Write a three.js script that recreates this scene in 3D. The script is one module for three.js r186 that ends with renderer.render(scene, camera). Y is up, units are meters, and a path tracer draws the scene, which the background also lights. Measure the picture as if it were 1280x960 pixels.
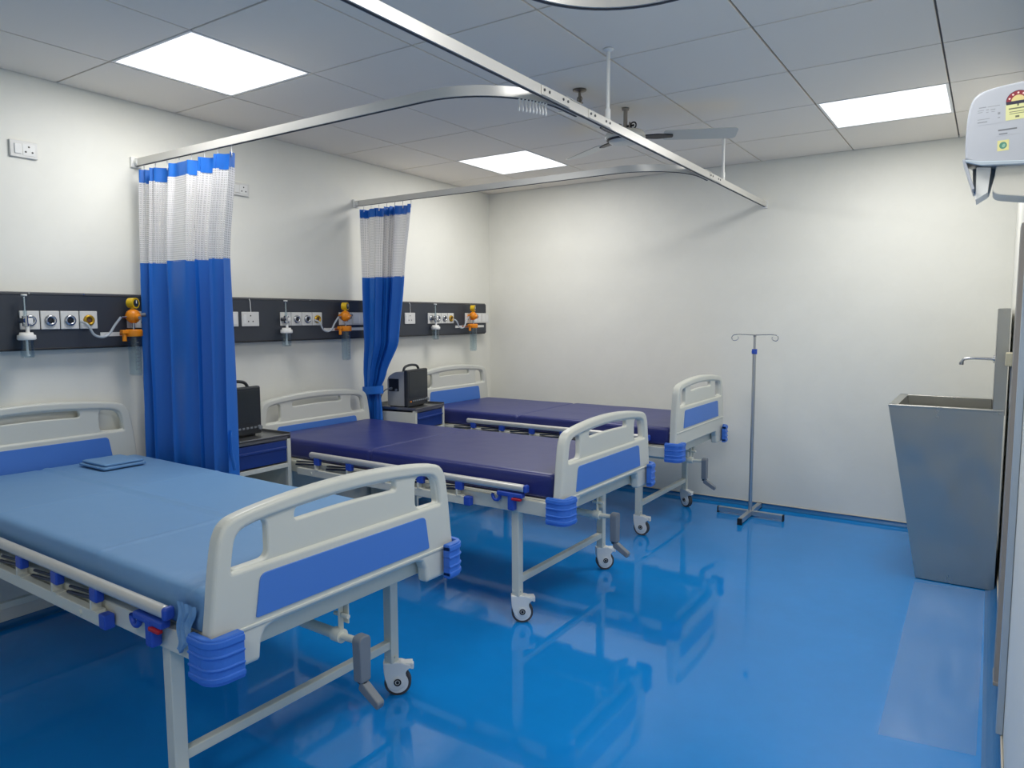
import * as THREE from 'three';
import { RoundedBoxGeometry } from 'three/addons/geometries/RoundedBoxGeometry.js';
import { mergeGeometries, mergeVertices, toCreasedNormals } from 'three/addons/utils/BufferGeometryUtils.js';
import { RectAreaLightUniformsLib } from 'three/addons/lights/RectAreaLightUniformsLib.js';
import { ImprovedNoise } from 'three/addons/math/ImprovedNoise.js';

// ---------------------------------------------------------------- camera, light, exposure
const scene = new THREE.Scene();
scene.background = new THREE.Color(0x000000);
const camera = new THREE.PerspectiveCamera(56.66, 1280 / 960, 0.02, 60);
camera.position.set(3.7645, 1.4105, 5.3435);
camera.rotation.order = 'YXZ';
camera.rotation.set(-0.09305, 0.59038, -0.00377);
const renderer = new THREE.WebGLRenderer();
renderer.toneMapping = THREE.LinearToneMapping;
renderer.toneMappingExposure = 1.0;
renderer.shadowMap.enabled = true;
RectAreaLightUniformsLib.init();
const PANEL_POWER = 13.8;                        // radiance of the LED ceiling panels
const PANEL_TINT = new THREE.Color(1.0, 0.985, 0.96);

const H = 2.518;                                // ceiling height
const GX = i => 0.545 + 0.6 * i, GZ = j => 0.655 + 0.6 * j;   // ceiling grid
const XR = 3.862, ZF = 7.255;                   // right wall, wall behind the camera
const hw = z => -0.06 + 0.032 * z;              // face of the bed-head wall (slightly out of square)
const HWA = Math.atan(0.032);

// ---------------------------------------------------------------- helpers
const noise = new ImprovedNoise();
let seed = 12345;
const rnd = () => { seed = (seed * 1664525 + 1013904223) >>> 0; return seed / 4294967296; };
const used = {};
function numbered(n) { used[n] = (used[n] || 0) + 1; return used[n] === 1 ? n : n + '_' + String(used[n] - 1).padStart(3, '0'); }
function shadows(m) { m.castShadow = true; m.receiveShadow = true; return m; }
function clean(g) {
  let h = g.index ? g.toNonIndexed() : g.clone();
  for (const k of Object.keys(h.attributes)) if (!['position', 'normal', 'uv'].includes(k)) h.deleteAttribute(k);
  if (!h.attributes.uv) h.setAttribute('uv', new THREE.BufferAttribute(new Float32Array(h.attributes.position.count * 2), 2));
  if (!h.attributes.normal) h.computeVertexNormals();
  h.morphAttributes = {};
  return h;
}
function join(gs) { gs = [gs].flat(9); return gs.length === 1 ? gs[0] : mergeGeometries(gs.map(clean)); }
function part(parent, name, gs, mat, label) {
  const m = shadows(new THREE.Mesh(join(gs), mat)); m.name = name; parent.add(m);
  if (label) m.userData.label = label;
  return m;
}
function thing(name, label, category, pos = [0, 0, 0], turn = 0, group) {
  const o = new THREE.Group(); o.name = numbered(name); scene.add(o);
  o.position.set(...pos); o.rotation.y = turn; o.userData = { label, category };
  if (group) o.userData.group = group;
  return o;
}
function single(name, label, category, gs, mat, group) {
  const m = shadows(new THREE.Mesh(join(gs), mat)); m.name = numbered(name); scene.add(m);
  m.userData = { label, category }; if (group) m.userData.group = group;
  return m;
}
function struct(name, gs, mat) { const m = shadows(new THREE.Mesh(join(gs), mat)); m.name = name; m.userData.kind = 'structure'; scene.add(m); return m; }
const bx = (x0, x1, y0, y1, z0, z1, r = 0.003, s = 1) => {
  const w = x1 - x0, h = y1 - y0, d = z1 - z0; r = Math.min(r, w * 0.45, h * 0.45, d * 0.45);
  return (r > 0 ? new RoundedBoxGeometry(w, h, d, s + 1, r) : new THREE.BoxGeometry(w, h, d)).translate((x0 + x1) / 2, (y0 + y1) / 2, (z0 + z1) / 2);
};
function mirror(g, sx, sy, sz) {                       // reflected copy with its faces turned the right way out
  const h = clean(g); h.applyMatrix4(new THREE.Matrix4().makeScale(sx, sy, sz));
  for (const k of ['position', 'normal', 'uv']) { const a = h.attributes[k], n = a.itemSize; for (let i = 0; i < a.count; i += 3) for (let c = 0; c < n; c++) { const t = a.array[(i + 1) * n + c]; a.array[(i + 1) * n + c] = a.array[(i + 2) * n + c]; a.array[(i + 2) * n + c] = t; } }
  return h;
}
const V = (x, y, z) => new THREE.Vector3(x, y, z);
function cyl(a, b, r0, r1 = r0, n = 16) {
  a = V(...a); b = V(...b); const d = b.clone().sub(a), L = d.length();
  const g = new THREE.CylinderGeometry(r1, r0, L, n, 1);
  g.applyQuaternion(new THREE.Quaternion().setFromUnitVectors(V(0, 1, 0), d.normalize()));
  return g.translate(...a.add(b).multiplyScalar(0.5).toArray());
}
function tube(pts, r, n = 40, m = 10, closed = false) { return new THREE.TubeGeometry(new THREE.CatmullRomCurve3(pts.map(p => V(...p)), closed, 'centripetal'), n, r, m, closed); }
function lathe(pts, n = 24) { return new THREE.LatheGeometry(pts.map(p => new THREE.Vector2(p[0], p[1])), n); }
function extrude(shape, depth, bevel = 0.003, seg = 2, curve = 10) {
  return new THREE.ExtrudeGeometry(shape, { depth, bevelEnabled: bevel > 0, bevelThickness: bevel, bevelSize: bevel, bevelOffset: -bevel, bevelSegments: seg, curveSegments: curve });
}
function poly(pts) { const s = new THREE.Shape(); pts.forEach((p, i) => i ? s.lineTo(p[0], p[1]) : s.moveTo(p[0], p[1])); s.closePath(); return s; }
function roundPoly(pts, r, T = THREE.Shape) {          // polygon with rounded corners
  const s = new T(), n = pts.length;
  for (let i = 0; i < n; i++) {
    const p = new THREE.Vector2(...pts[i]), a = new THREE.Vector2(...pts[(i + n - 1) % n]), b = new THREE.Vector2(...pts[(i + 1) % n]);
    const rr = Array.isArray(r) ? r[i] : r;
    const q = p.clone().add(a.sub(p).setLength(Math.min(rr, a.length() * 0.49))), t = p.clone().add(b.sub(p).setLength(Math.min(rr, b.length() * 0.49)));
    i ? s.lineTo(q.x, q.y) : s.moveTo(q.x, q.y);
    s.quadraticCurveTo(p.x, p.y, t.x, t.y);
  }
  s.closePath(); return s;
}
function prism(pts, y0, y1) {                          // vertical prism over a plan polygon [x, z]
  const g = new THREE.ExtrudeGeometry(poly(pts.map(p => [p[0], -p[1]])), { depth: y1 - y0, bevelEnabled: false });
  return g.rotateX(-Math.PI / 2).translate(0, y0, 0);
}
function sweepRect(pts, w, h) {                        // rectangular profile along a horizontal path [x, z]; y 0 is the underside
  const P = [], I = [], n = pts.length;
  for (let i = 0; i < n; i++) {
    const a = pts[Math.max(0, i - 1)], b = pts[Math.min(n - 1, i + 1)];
    let dx = b[0] - a[0], dz = b[1] - a[1]; const L = Math.hypot(dx, dz); dx /= L; dz /= L;
    const nx = -dz * w / 2, nz = dx * w / 2, [x, z] = pts[i];
    P.push(x + nx, 0, z + nz, x + nx, h, z + nz, x - nx, h, z - nz, x - nx, 0, z - nz);
  }
  for (let i = 0; i < n - 1; i++) for (let k = 0; k < 4; k++) { const a = i * 4 + k, b = i * 4 + (k + 1) % 4, c = a + 4, d = b + 4; I.push(a, b, c, b, d, c); }
  I.push(0, 2, 1, 0, 3, 2); const e = (n - 1) * 4; I.push(e, e + 1, e + 2, e, e + 2, e + 3);
  const g = new THREE.BufferGeometry(); g.setAttribute('position', new THREE.Float32BufferAttribute(P, 3)); g.setIndex(I);
  return toCreasedNormals(g, 0.6);
}

// ---------------------------------------------------------------- procedural textures
function fbm(x, y, o = 4) { let s = 0, a = 0.5; for (let i = 0; i < o; i++) { s += a * noise.noise(x, y, i * 7.3 + 0.5); x *= 2; y *= 2; a *= 0.5; } return s; }
function dataTex(n, f, srgb = false, rep = 1) {
  const d = new Uint8Array(n * n * 4);
  for (let y = 0; y < n; y++) for (let x = 0; x < n; x++) {
    let v = f(x / n, y / n); if (!Array.isArray(v)) v = [v, v, v];
    for (let k = 0; k < 3; k++) d[(y * n + x) * 4 + k] = Math.max(0, Math.min(255, Math.round(v[k] * 255))); d[(y * n + x) * 4 + 3] = 255;
  }
  const t = new THREE.DataTexture(d, n, n); t.wrapS = t.wrapT = THREE.RepeatWrapping; t.magFilter = THREE.LinearFilter; t.minFilter = THREE.LinearMipmapLinearFilter; t.generateMipmaps = true;
  if (srgb) t.colorSpace = THREE.SRGBColorSpace; t.repeat.set(rep, rep); t.needsUpdate = true; return t;
}
function canvasTex(w, h, draw) { const c = document.createElement('canvas'); c.width = w; c.height = h; draw(c.getContext('2d'), w, h); const t = new THREE.CanvasTexture(c); t.colorSpace = THREE.SRGBColorSpace; return t; }
// seamless fbm over the unit square (blends four shifted copies)
const tile = (f) => (u, v) => { const a = f(u, v), b = f(u - 1, v), c = f(u, v - 1), d = f(u - 1, v - 1); return (a * (1 - u) + b * u) * (1 - v) + (c * (1 - u) + d * u) * v; };
const nz = tile((u, v) => fbm(u * 6 + 3, v * 6 + 9, 5));
const nzF = tile((u, v) => fbm(u * 24 + 3, v * 24 + 9, 3));
const nzL = tile((u, v) => fbm(u * 3 + 31, v * 3 + 5, 4));
const wallBump = dataTex(256, (u, v) => 0.5 + 0.5 * nzF(u, v));
const wallMap = dataTex(256, (u, v) => { const s = 0.985 + 0.03 * nz(u, v); return [s, s, s * 0.992]; }, true);
const floorBump = dataTex(256, (u, v) => 0.5 + 0.7 * nzL(u, v));
const floorRough = dataTex(256, (u, v) => { const r = 0.055 + 0.03 * nz(u, v) + 0.02 * nzF(u, v); return [r, r, r]; });
const floorMap = dataTex(256, (u, v) => { const s = 1 + 0.05 * nz(u, v) + 0.03 * nzF(u, v); return [0.08 * s, 0.535 * s, 0.85 * s]; }, true);
const brush = dataTex(256, (u, v) => 0.29 + 0.06 * nzL(u, v));
const satin = dataTex(128, (u, v) => 0.5 + 0.35 * nzF(u, v));

// ---------------------------------------------------------------- materials
const std = (color, roughness = 0.5, metalness = 0, extra = {}) => new THREE.MeshPhysicalMaterial({ color: new THREE.Color(color), roughness, metalness, side: THREE.DoubleSide, ...extra });
const M = {
  wall: std(0xf3f2ea, 0.5, 0, { map: wallMap, bumpMap: wallBump, bumpScale: 0.0002 }),
  tile: std(0xf8f0e3, 0.75, 0, { bumpMap: wallBump, bumpScale: 0.0003 }),
  grid: std(0x6a6b6e, 0.7),
  floor: std(0xffffff, 1, 0, { map: floorMap, roughnessMap: floorRough, bumpMap: floorBump, bumpScale: 0.0005, ior: 1.52 }),
  coving: std(0x1d6aa5, 0.3),
  sealant: std(0xc9c2b2, 0.8),
  ivory: std(0xd9dad0, 0.38),
  frame: std(0xdcdccf, 0.35),
  boardBlue: std(0x4f83d6, 0.42),
  bumper: std(0x3f78d8, 0.4),
  postBlue: std(0x2b51b8, 0.42),
  navy: std(0x2a3274, 0.36, 0, { bumpMap: satin, bumpScale: 0.0004 }),
  sheet: std(0x709cc8, 0.5, 0, { bumpMap: satin, bumpScale: 0.0005, sheen: 0.3, sheenRoughness: 0.5 }),
  alu: std(0xc9cacb, 0.32, 0.9),
  rail: std(0xd8d6d0, 0.36, 0.35),
  slot: std(0x3b3d44, 0.6),
  dark: std(0x1b1d20, 0.5),
  steelDark: std(0x55585c, 0.35, 0.8),
  tyre: std(0x4a4746, 0.6),
  greyPlastic: std(0x7f858c, 0.45),
  linkDark: std(0x2a3346, 0.45, 0.3),
  red: std(0xb51d2c, 0.45),
  curtain: std(0x2070cf, 0.42, 0, { sheen: 0.25, sheenRoughness: 0.4, sheenColor: new THREE.Color(0x5d9bff), bumpMap: satin, bumpScale: 0.0003 }),
  cabinetBlue: std(0x1c3c86, 0.4),
  steel: std(0xb9b8b2, 1, 1, { roughnessMap: brush }),
  tray: std(0x8e8f90, 0.3, 0.85),
  monitor: std(0x272b30, 0.4), monitorBody: std(0xa9aba8, 0.5), screen: std(0x2a3034, 0.3),
  charcoal: std(0x363b44, 0.45), charcoalTrim: std(0x5d5e60, 0.4, 0.4),
  plate: std(0xe2e1dc, 0.4), plateDark: std(0x35312e, 0.5), chrome: std(0xb9bcc0, 0.2, 1),
  orange: std(0xee8e12, 0.4), yellow: std(0xe6bd16, 0.4), brass: std(0xc59b2d, 0.35, 0.6), gaugeFace: std(0x2a3440, 0.3),
  clear: new THREE.MeshPhysicalMaterial({ color: 0xf1f6f8, roughness: 0.05, transmission: 1, thickness: 0, ior: 1.45, side: THREE.DoubleSide }),
  white: std(0xeeeeea, 0.4), acWhite: std(0xb3b7bf, 0.28), acGrey: std(0xaebac4, 0.35),
  trunk: std(0x9a938b, 0.5), beige: std(0xcfc6a8, 0.5),
  fanWhite: std(0xd9d6cb, 0.35), fanDark: std(0x3c3c3f, 0.45, 0.5), sprinkler: std(0x8d857a, 0.35, 0.9),
  film: std(0x9fc0dc, 0.12, 0, { transparent: true, opacity: 0.13 }),
  hose: std(0xc9d2da, 0.2, 0, { transparent: true, opacity: 0.6 }),
  valveBrown: std(0x6b4a3a, 0.5),
  labelStripe: std(0xb5673c, 0.5),
  diffuser: new THREE.MeshStandardMaterial({ color: 0xffffff, emissive: 0xffffff, emissiveIntensity: 1.25, roughness: 0.6 }),
};

// ---------------------------------------------------------------- the room
const uvPlan = (g, k = 1) => {   // uv in metres from position along the two widest axes
  const p = g.attributes.position, n = g.attributes.normal, uv = g.attributes.uv;
  for (let i = 0; i < p.count; i++) {
    const ax = Math.abs(n.getX(i)), ay = Math.abs(n.getY(i)), az = Math.abs(n.getZ(i));
    ay > ax && ay > az ? uv.setXY(i, p.getX(i) * k, p.getZ(i) * k) : ax > az ? uv.setXY(i, p.getZ(i) * k, p.getY(i) * k) : uv.setXY(i, p.getX(i) * k, p.getY(i) * k);
  }
  return g;
};
struct('floor', uvPlan(new THREE.BoxGeometry(4.4, 0.12, 7.9, 1, 1, 1).translate(1.85, -0.06, 3.55), 0.6), M.floor);
struct('wall_left', uvPlan(clean(prism([[hw(-0.15), -0.15], [hw(7.5), 7.5], [hw(7.5) - 0.2, 7.5], [hw(-0.15) - 0.2, -0.15]], -0.05, 2.75)), 0.7), M.wall);
struct('wall_back', uvPlan(bx(-0.3, 4.1, -0.05, 2.75, -0.15, 0, 0), 0.7), M.wall);
struct('wall_right', uvPlan(bx(XR, XR + 0.15, -0.05, 2.75, -0.15, 7.5, 0), 0.7), M.wall);
struct('wall_front', uvPlan(bx(-0.1, 4.1, -0.05, 2.75, ZF, ZF + 0.15, 0), 0.7), M.wall);
{ // coved skirting: the blue floor coat runs up the wall
  const cove = (L, r = 0.03) => { const s = new THREE.Shape(); s.moveTo(0, 0); s.lineTo(r, 0.0005); s.quadraticCurveTo(0.004, 0.004, 0.003, r); s.lineTo(0, r); s.closePath(); return new THREE.ExtrudeGeometry(s, { depth: L, bevelEnabled: false, curveSegments: 8 }); };
  struct('baseboard_back', [mirror(cove(3.92).rotateY(Math.PI / 2), 1, 1, -1).translate(-0.06, 0, 0)], M.coving);
  struct('baseboard_left', [cove(7.2).rotateY(HWA).translate(hw(0.03), 0, 0.03)], M.coving);
  struct('baseboard_right', [mirror(cove(7.2, 0.055), -1, 1, 1).translate(XR, 0, 0.03)], M.coving);
  const bead = (n, f) => { const pts = []; for (let i = 0; i <= n; i++) pts.push(f(i / n)); return tube(pts, 0.0035, n * 2, 6); };
  struct('trim_1', bead(60, t => [-0.03 + 3.86 * t, 0.032 + 0.003 * fbm(t * 30, 2), 0.003]), M.sealant);
  struct('trim_2', bead(70, t => [XR - 0.004, 0.06 + 0.004 * fbm(t * 40, 8), 0.02 + 5 * t]), M.sealant);
}
const LIGHTS = [[0, 4], [0, 0], [4, 0], [4, 4], [4, 8]];
{ // suspended ceiling: recessed grid with every tile a piece of its own
  const ceil = struct('ceiling', new THREE.BoxGeometry(4.4, 0.08, 7.9).translate(1.85, H + 0.052, 3.55), M.grid);
  const g = 0.0042, full = new RoundedBoxGeometry(0.6 - 2 * g, 0.012, 0.6 - 2 * g, 2, 0.002);
  for (let i = -1; i < 6; i++) for (let j = -1; j < 11; j++) {
    if (LIGHTS.some(l => l[0] === i && l[1] === j)) continue;
    const x1 = i === 5 ? XR - 0.004 : GX(i + 1) - g, z0 = j === -1 ? 0.006 : GZ(j) + g, z1 = GZ(j + 1) - g;
    let m;
    if (i >= 0 && i < 5 && j >= 0) { m = new THREE.Mesh(full, M.tile); m.position.set(GX(i) + 0.3, H + 0.006, GZ(j) + 0.3); }
    else { const a = i === -1 ? z => hw(z) + 0.005 : () => GX(i) + g; m = new THREE.Mesh(prism([[a(z0), z0], [x1, z0], [x1, z1], [a(z1), z1]], H, H + 0.012), M.tile); }
    m.name = 'ceiling_tile'; shadows(m); ceil.add(m);
  }
}
{ // LED panels, each set in one ceiling cell
  const labels = ['square LED panel glowing above the light blue bed beside the head wall', 'square LED panel glowing near the back wall corner over the far bed',
    'square LED panel glowing above the back wall over the steel sink side', 'square LED panel in the ceiling between curved track and right wall', 'square LED panel near the right wall at the end opposite the back wall'];
  LIGHTS.forEach(([i, j], k) => {
    const cx = GX(i) + 0.3, cz = GZ(j) + 0.3;
    const t = thing('ceiling_light', labels[k], 'ceiling light', [cx, H, cz], 0, 'LED panels in the ceiling grid');
    const e = 0.2965, f = 0.012;
    part(t, 'frame', [bx(-e, e, 0, 0.01, -e, -e + f, 0.001), bx(-e, e, 0, 0.01, e - f, e, 0.001), bx(-e, -e + f, 0, 0.01, -e + f, e - f, 0.001), bx(e - f, e, 0, 0.01, -e + f, e - f, 0.001)], M.white);
    part(t, 'diffuser', bx(-e + f, e - f, 0.003, 0.009, -e + f, e - f, 0), M.diffuser);
    const L = new THREE.RectAreaLight(PANEL_TINT, PANEL_POWER, 0.566, 0.566);
    L.position.set(cx, H - 0.002, cz); L.rotation.x = -Math.PI / 2; scene.add(L);
  });
}

// ---------------------------------------------------------------- hospital beds
// bed frame of reference: x = 0 outer face of the footboard, z = 0 the centre line, head towards -x
const toX = g => g.rotateY(-Math.PI / 2);      // shape plane (z, y), extruded towards -x
function boardGeometry(dy, tall) {             // dy raises everything above the lower band
  const up = p => [p[0], p[1] + dy], half = [[0.462, 0.68], [0.452, 0.77], [0.441, 0.84], [0.432, 0.872], [0.415, 0.898], [0.38, 0.914], [0.28, 0.929], [0.14, 0.941]];
  const inn = [[0.402, 0.774], [0.392, 0.84], [0.378, 0.868], [0.345, 0.882], [0.26, 0.892], [0.13, 0.901]];
  const smooth = (pts, n) => new THREE.SplineCurve(pts.map(p => new THREE.Vector2(...p))).getPoints(n).map(p => [p.x, p.y]);
  const flip = a => a.map(p => [-p[0], p[1]]).reverse();
  const outline = [[0.285, 0.6], [0.31, 0.592], [0.323, 0.565], [0.328, 0.522], [0.334, 0.515], [0.445, 0.515], [0.454, 0.524], [0.47, 0.6], [0.469, 0.63], ...smooth([...half.map(up), [0, 0.945 + dy], ...flip(half.map(up))], 64), [-0.469, 0.63], [-0.47, 0.6], [-0.454, 0.524], [-0.445, 0.515], [-0.334, 0.515], [-0.328, 0.522], [-0.323, 0.565], [-0.31, 0.592], [-0.285, 0.6]];
  const opening = smooth([...inn.map(up), [0, 0.904 + dy], ...flip(inn.map(up))], 48);
  // proud frame: rim, sides, lower body and tabs in one piece
  const fr = poly(outline); fr.holes.push(roundPoly(opening, 0.008, THREE.Path));
  const out = [toX(extrude(fr, 0.021, 0.012, 4)).translate(-0.012, 0, 0)];
  // thinner web with the three hand holds
  const web = poly([[0.43, 0.75 + dy], ...half.slice(1).map(p => [p[0] - 0.02, p[1] - 0.02 + dy]), [0, 0.925 + dy], ...flip(half.slice(1).map(p => [p[0] - 0.02, p[1] - 0.02 + dy])), [-0.43, 0.75 + dy]]);
  const hole = (pts, r) => web.holes.push(roundPoly(pts.map(up), r, THREE.Path));
  hole([[0.288, 0.779], [0.4, 0.777], [0.383, 0.865], [0.345, 0.88], [0.288, 0.887]], [0.025, 0.014, 0.03, 0.03, 0.03]);
  hole([[-0.288, 0.779], [-0.4, 0.777], [-0.383, 0.865], [-0.345, 0.88], [-0.288, 0.887]].reverse(), [0.03, 0.03, 0.03, 0.014, 0.025]);
  hole([[-0.2, 0.86], [0, 0.866], [0.2, 0.86], [0.196, 0.893], [0, 0.902], [-0.196, 0.893]], [0.014, 0.08, 0.014, 0.014, 0.08, 0.014]);
  out.push(toX(extrude(web, 0.014, 0.006, 3)).translate(-0.0155, 0, 0));
  const my = tall ? 0.69 : 0.616;              // moulding along the lower edge
  for (const x of [0, -0.045]) out.push(bx(x - 0.0035, x + 0.0035, my - 0.005, my + 0.005, -0.455, 0.455, 0.003));
  return join(out);
}
function panelGeometry(dy, x) {
  const s = roundPoly([[0.322, 0.747 + dy], [0.34, 0.634 + dy], [-0.34, 0.634 + dy], [-0.322, 0.747 + dy]], [0.02, 0.006, 0.006, 0.02]);
  return toX(extrude(s, 0.003, 0.001, 1)).translate(x, 0, 0);
}
const G = {};
for (const k of ['short', 'tall']) { const dy = k === 'tall' ? 0.075 : 0; G[k] = boardGeometry(dy, k === 'tall'); G[k + 'Out'] = panelGeometry(dy, 0.003); G[k + 'In'] = panelGeometry(dy, -0.044); }
{ // corner bumper in plan (x, -z) for the foot corner at +z
  const plan = o => { const s = new THREE.Shape(); s.moveTo(-0.065, -0.474); s.lineTo(-0.065, -0.49 - o); s.lineTo(-0.01, -0.492 - o); s.quadraticCurveTo(0.03 + o, -0.488 - o, 0.036 + o, -0.45); s.lineTo(0.038 + o, -0.402); s.lineTo(0.012, -0.402); s.lineTo(0.012, -0.474); s.closePath(); return s; };
  const lay = (o, y0, y1) => extrude(plan(o), y1 - y0 - 0.006, 0.003, 2).rotateX(-Math.PI / 2).translate(0, y0 + 0.003, 0);
  G.bumper = join([lay(0, 0.512, 0.632), lay(0.004, 0.52, 0.535), lay(0.004, 0.55, 0.558), lay(0.004, 0.582, 0.59), lay(0.004, 0.608, 0.626)]);
}
{ // caster, leg axis at the origin, trailing towards +x
  const hs = new THREE.Shape(); hs.moveTo(-0.03, 0.13); hs.lineTo(0.035, 0.13); hs.lineTo(0.07, 0.118); hs.lineTo(0.072, 0.106); hs.quadraticCurveTo(0.055, 0.1, 0.052, 0.085); hs.quadraticCurveTo(0.06, 0.05, 0.04, 0.03); hs.quadraticCurveTo(0.015, 0.012, -0.008, 0.03); hs.quadraticCurveTo(-0.03, 0.055, -0.03, 0.13);
  G.housing = extrude(hs, 0.034, 0.004, 2, 8).translate(0, 0, -0.017);
  G.brake = join([bx(0.04, 0.078, 0.116, 0.126, -0.018, 0.018, 0.003), bx(0.07, 0.082, 0.098, 0.12, -0.012, 0.012, 0.003)]);
  G.tyre = new THREE.CylinderGeometry(0.05, 0.05, 0.026, 28).rotateX(Math.PI / 2).translate(0.022, 0.05, 0);
  G.hub = join([new THREE.CylinderGeometry(0.04, 0.04, 0.032, 28).rotateX(Math.PI / 2).translate(0.022, 0.05, 0), new THREE.CylinderGeometry(0.02, 0.022, 0.048, 20).rotateX(Math.PI / 2).translate(0.022, 0.055, 0)]);
  G.axle = join([new THREE.TorusGeometry(0.0115, 0.0028, 8, 20).translate(0.022, 0.055, 0.0245), new THREE.TorusGeometry(0.0115, 0.0028, 8, 20).translate(0.022, 0.055, -0.0245), new THREE.CylinderGeometry(0.006, 0.006, 0.052, 12).rotateX(Math.PI / 2).translate(0.022, 0.055, 0)]);
}
function bed(label, [x, z, a], headKind, footKind, swivel) {
  const t = thing('hospital_bed', label, 'bed', [x, 0, z], a, 'hospital beds along the head wall');
  const HX = -2.145;
  part(t, 'frame', [
    ...[-1, 1].map(s => bx(-2.1, -0.045, 0.532, 0.595, s * 0.44 - 0.015, s * 0.44 + 0.015, 0.003)),
    bx(-0.085, -0.05, 0.535, 0.592, -0.425, 0.425), bx(-2.095, -2.06, 0.535, 0.592, -0.425, 0.425),
    bx(-1.06, -1.03, 0.54, 0.58, -0.425, 0.425), bx(-0.6, -0.57, 0.54, 0.58, -0.425, 0.425), bx(-1.6, -1.57, 0.54, 0.58, -0.425, 0.425)], M.frame);
  part(t, 'deck', bx(-2.08, -0.07, 0.596, 0.602, -0.43, 0.43, 0.002), M.frame);
  const fb = part(t, 'footboard', G[footKind], M.ivory); part(fb, 'board_panel', G[footKind + 'Out'], M.boardBlue, 'blue inlay panel'); part(fb, 'board_panel', G[footKind + 'In'], M.boardBlue, 'blue inlay panel');
  const hb = part(t, 'headboard', G[headKind], M.ivory); hb.rotation.y = Math.PI; hb.position.x = HX; part(hb, 'board_panel', G[headKind + 'Out'], M.boardBlue, 'blue inlay panel'); part(hb, 'board_panel', G[headKind + 'In'], M.boardBlue, 'blue inlay panel');
  for (const [sx, sz] of [[1, 1], [1, -1], [-1, 1], [-1, -1]]) {
    const m = part(t, 'corner_bumper', sx * sz > 0 ? G.bumper : (G.bumperM ||= mirror(G.bumper, 1, 1, -1)), M.bumper, 'ribbed blue corner bumper');
    if (sx < 0) { m.rotation.y = Math.PI; m.position.x = HX; }
    const lx = sx > 0 ? -0.263 : -1.88, lz = sz * 0.419;
    part(t, 'leg', [bx(lx - 0.019, lx + 0.019, 0.128, 0.535, lz - 0.02, lz + 0.02, 0.003), bx(lx - 0.035, lx + 0.035, 0.526, 0.534, lz - 0.022, lz + 0.022, 0.002),
      cyl([lx - 0.008, 0.15, lz + 0.019], [lx - 0.008, 0.15, lz + 0.023], 0.005), cyl([lx + 0.018, 0.15, lz], [lx + 0.023, 0.15, lz], 0.006)], M.frame);
    const c = part(t, 'caster', G.housing, M.white); c.position.set(lx, 0, lz); c.rotation.y = swivel[(sx > 0 ? 0 : 2) + (sz > 0 ? 0 : 1)];
    part(c, 'tyre', G.tyre, M.tyre); part(c, 'hub', G.hub, M.white); part(c, 'axle', G.axle, M.dark); part(c, 'brake_pedal', G.brake, M.white);
  }
  for (const lx of [-0.263, -1.88]) part(t, 'crossbar', bx(lx - 0.014, lx + 0.014, 0.184, 0.214, -0.402, 0.402, 0.003), M.frame);
  // crank: tube under the frame, bracket, folding handle
  part(t, 'crank_tube', [cyl([-0.75, 0.445, 0], [-0.06, 0.44, 0], 0.017), cyl([-0.09, 0.44, 0], [-0.055, 0.44, 0], 0.022), cyl([-0.06, 0.44, 0], [0.015, 0.442, 0], 0.011)], M.frame);
  part(t, 'crank_bracket', [bx(-0.078, -0.072, 0.44, 0.56, -0.022, -0.002), bx(-0.09, -0.055, 0.47, 0.56, -0.03, -0.024), cyl([-0.1, 0.5, -0.012], [-0.04, 0.5, -0.012], 0.007)], M.frame);
  const ck = part(t, 'crank_handle', extrude(roundPoly([[-0.024, 0.465], [0.024, 0.465], [0.02, 0.322], [-0.02, 0.322]], [0.02, 0.02, 0.008, 0.008]), 0.026, 0.004, 2).rotateY(Math.PI / 2).translate(0.014, 0, 0), M.greyPlastic, 'grey folding crank handle');
  part(ck, 'hinge', [cyl([0.012, 0.315, 0], [0.042, 0.315, 0], 0.007), bx(0.02, 0.034, 0.3, 0.34, -0.008, 0.008)], M.steelDark);
  part(ck, 'grip', extrude(roundPoly([[0, 0.016], [0.075, -0.034], [0.068, -0.058], [-0.012, -0.014]], 0.01), 0.02, 0.004, 2).translate(0.03, 0.31, -0.012), M.greyPlastic);
  // folded guard rails
  for (const s of [1, -1]) {
    const Z = s * 0.476, zz = (x0, x1, y0, y1, w, r) => bx(x0, x1, y0, y1, Z - w / 2, Z + w / 2, r);
    const r = part(t, 'guard_rail', [new RoundedBoxGeometry(1.44, 0.034, 0.03, 3, 0.0145).translate(-0.9, 0.652, Z)], M.rail, 'silver guard rail tube folded down');
    part(r, 'end_cap', new RoundedBoxGeometry(0.02, 0.036, 0.032, 3, 0.009).translate(-0.176, 0.652, Z), M.postBlue);
    part(r, 'lower_channel', [zz(-1.72, -0.52, 0.533, 0.572, 0.026, 0.003), cyl([-0.63, 0.55, Z], [-0.63, 0.55, Z + s * 0.017], 0.008), cyl([-1.6, 0.55, Z], [-1.6, 0.55, Z + s * 0.017], 0.008)], M.frame);
    part(r, 'channel_cap', zz(-0.52, -0.485, 0.531, 0.574, 0.03, 0.004), M.postBlue);
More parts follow.
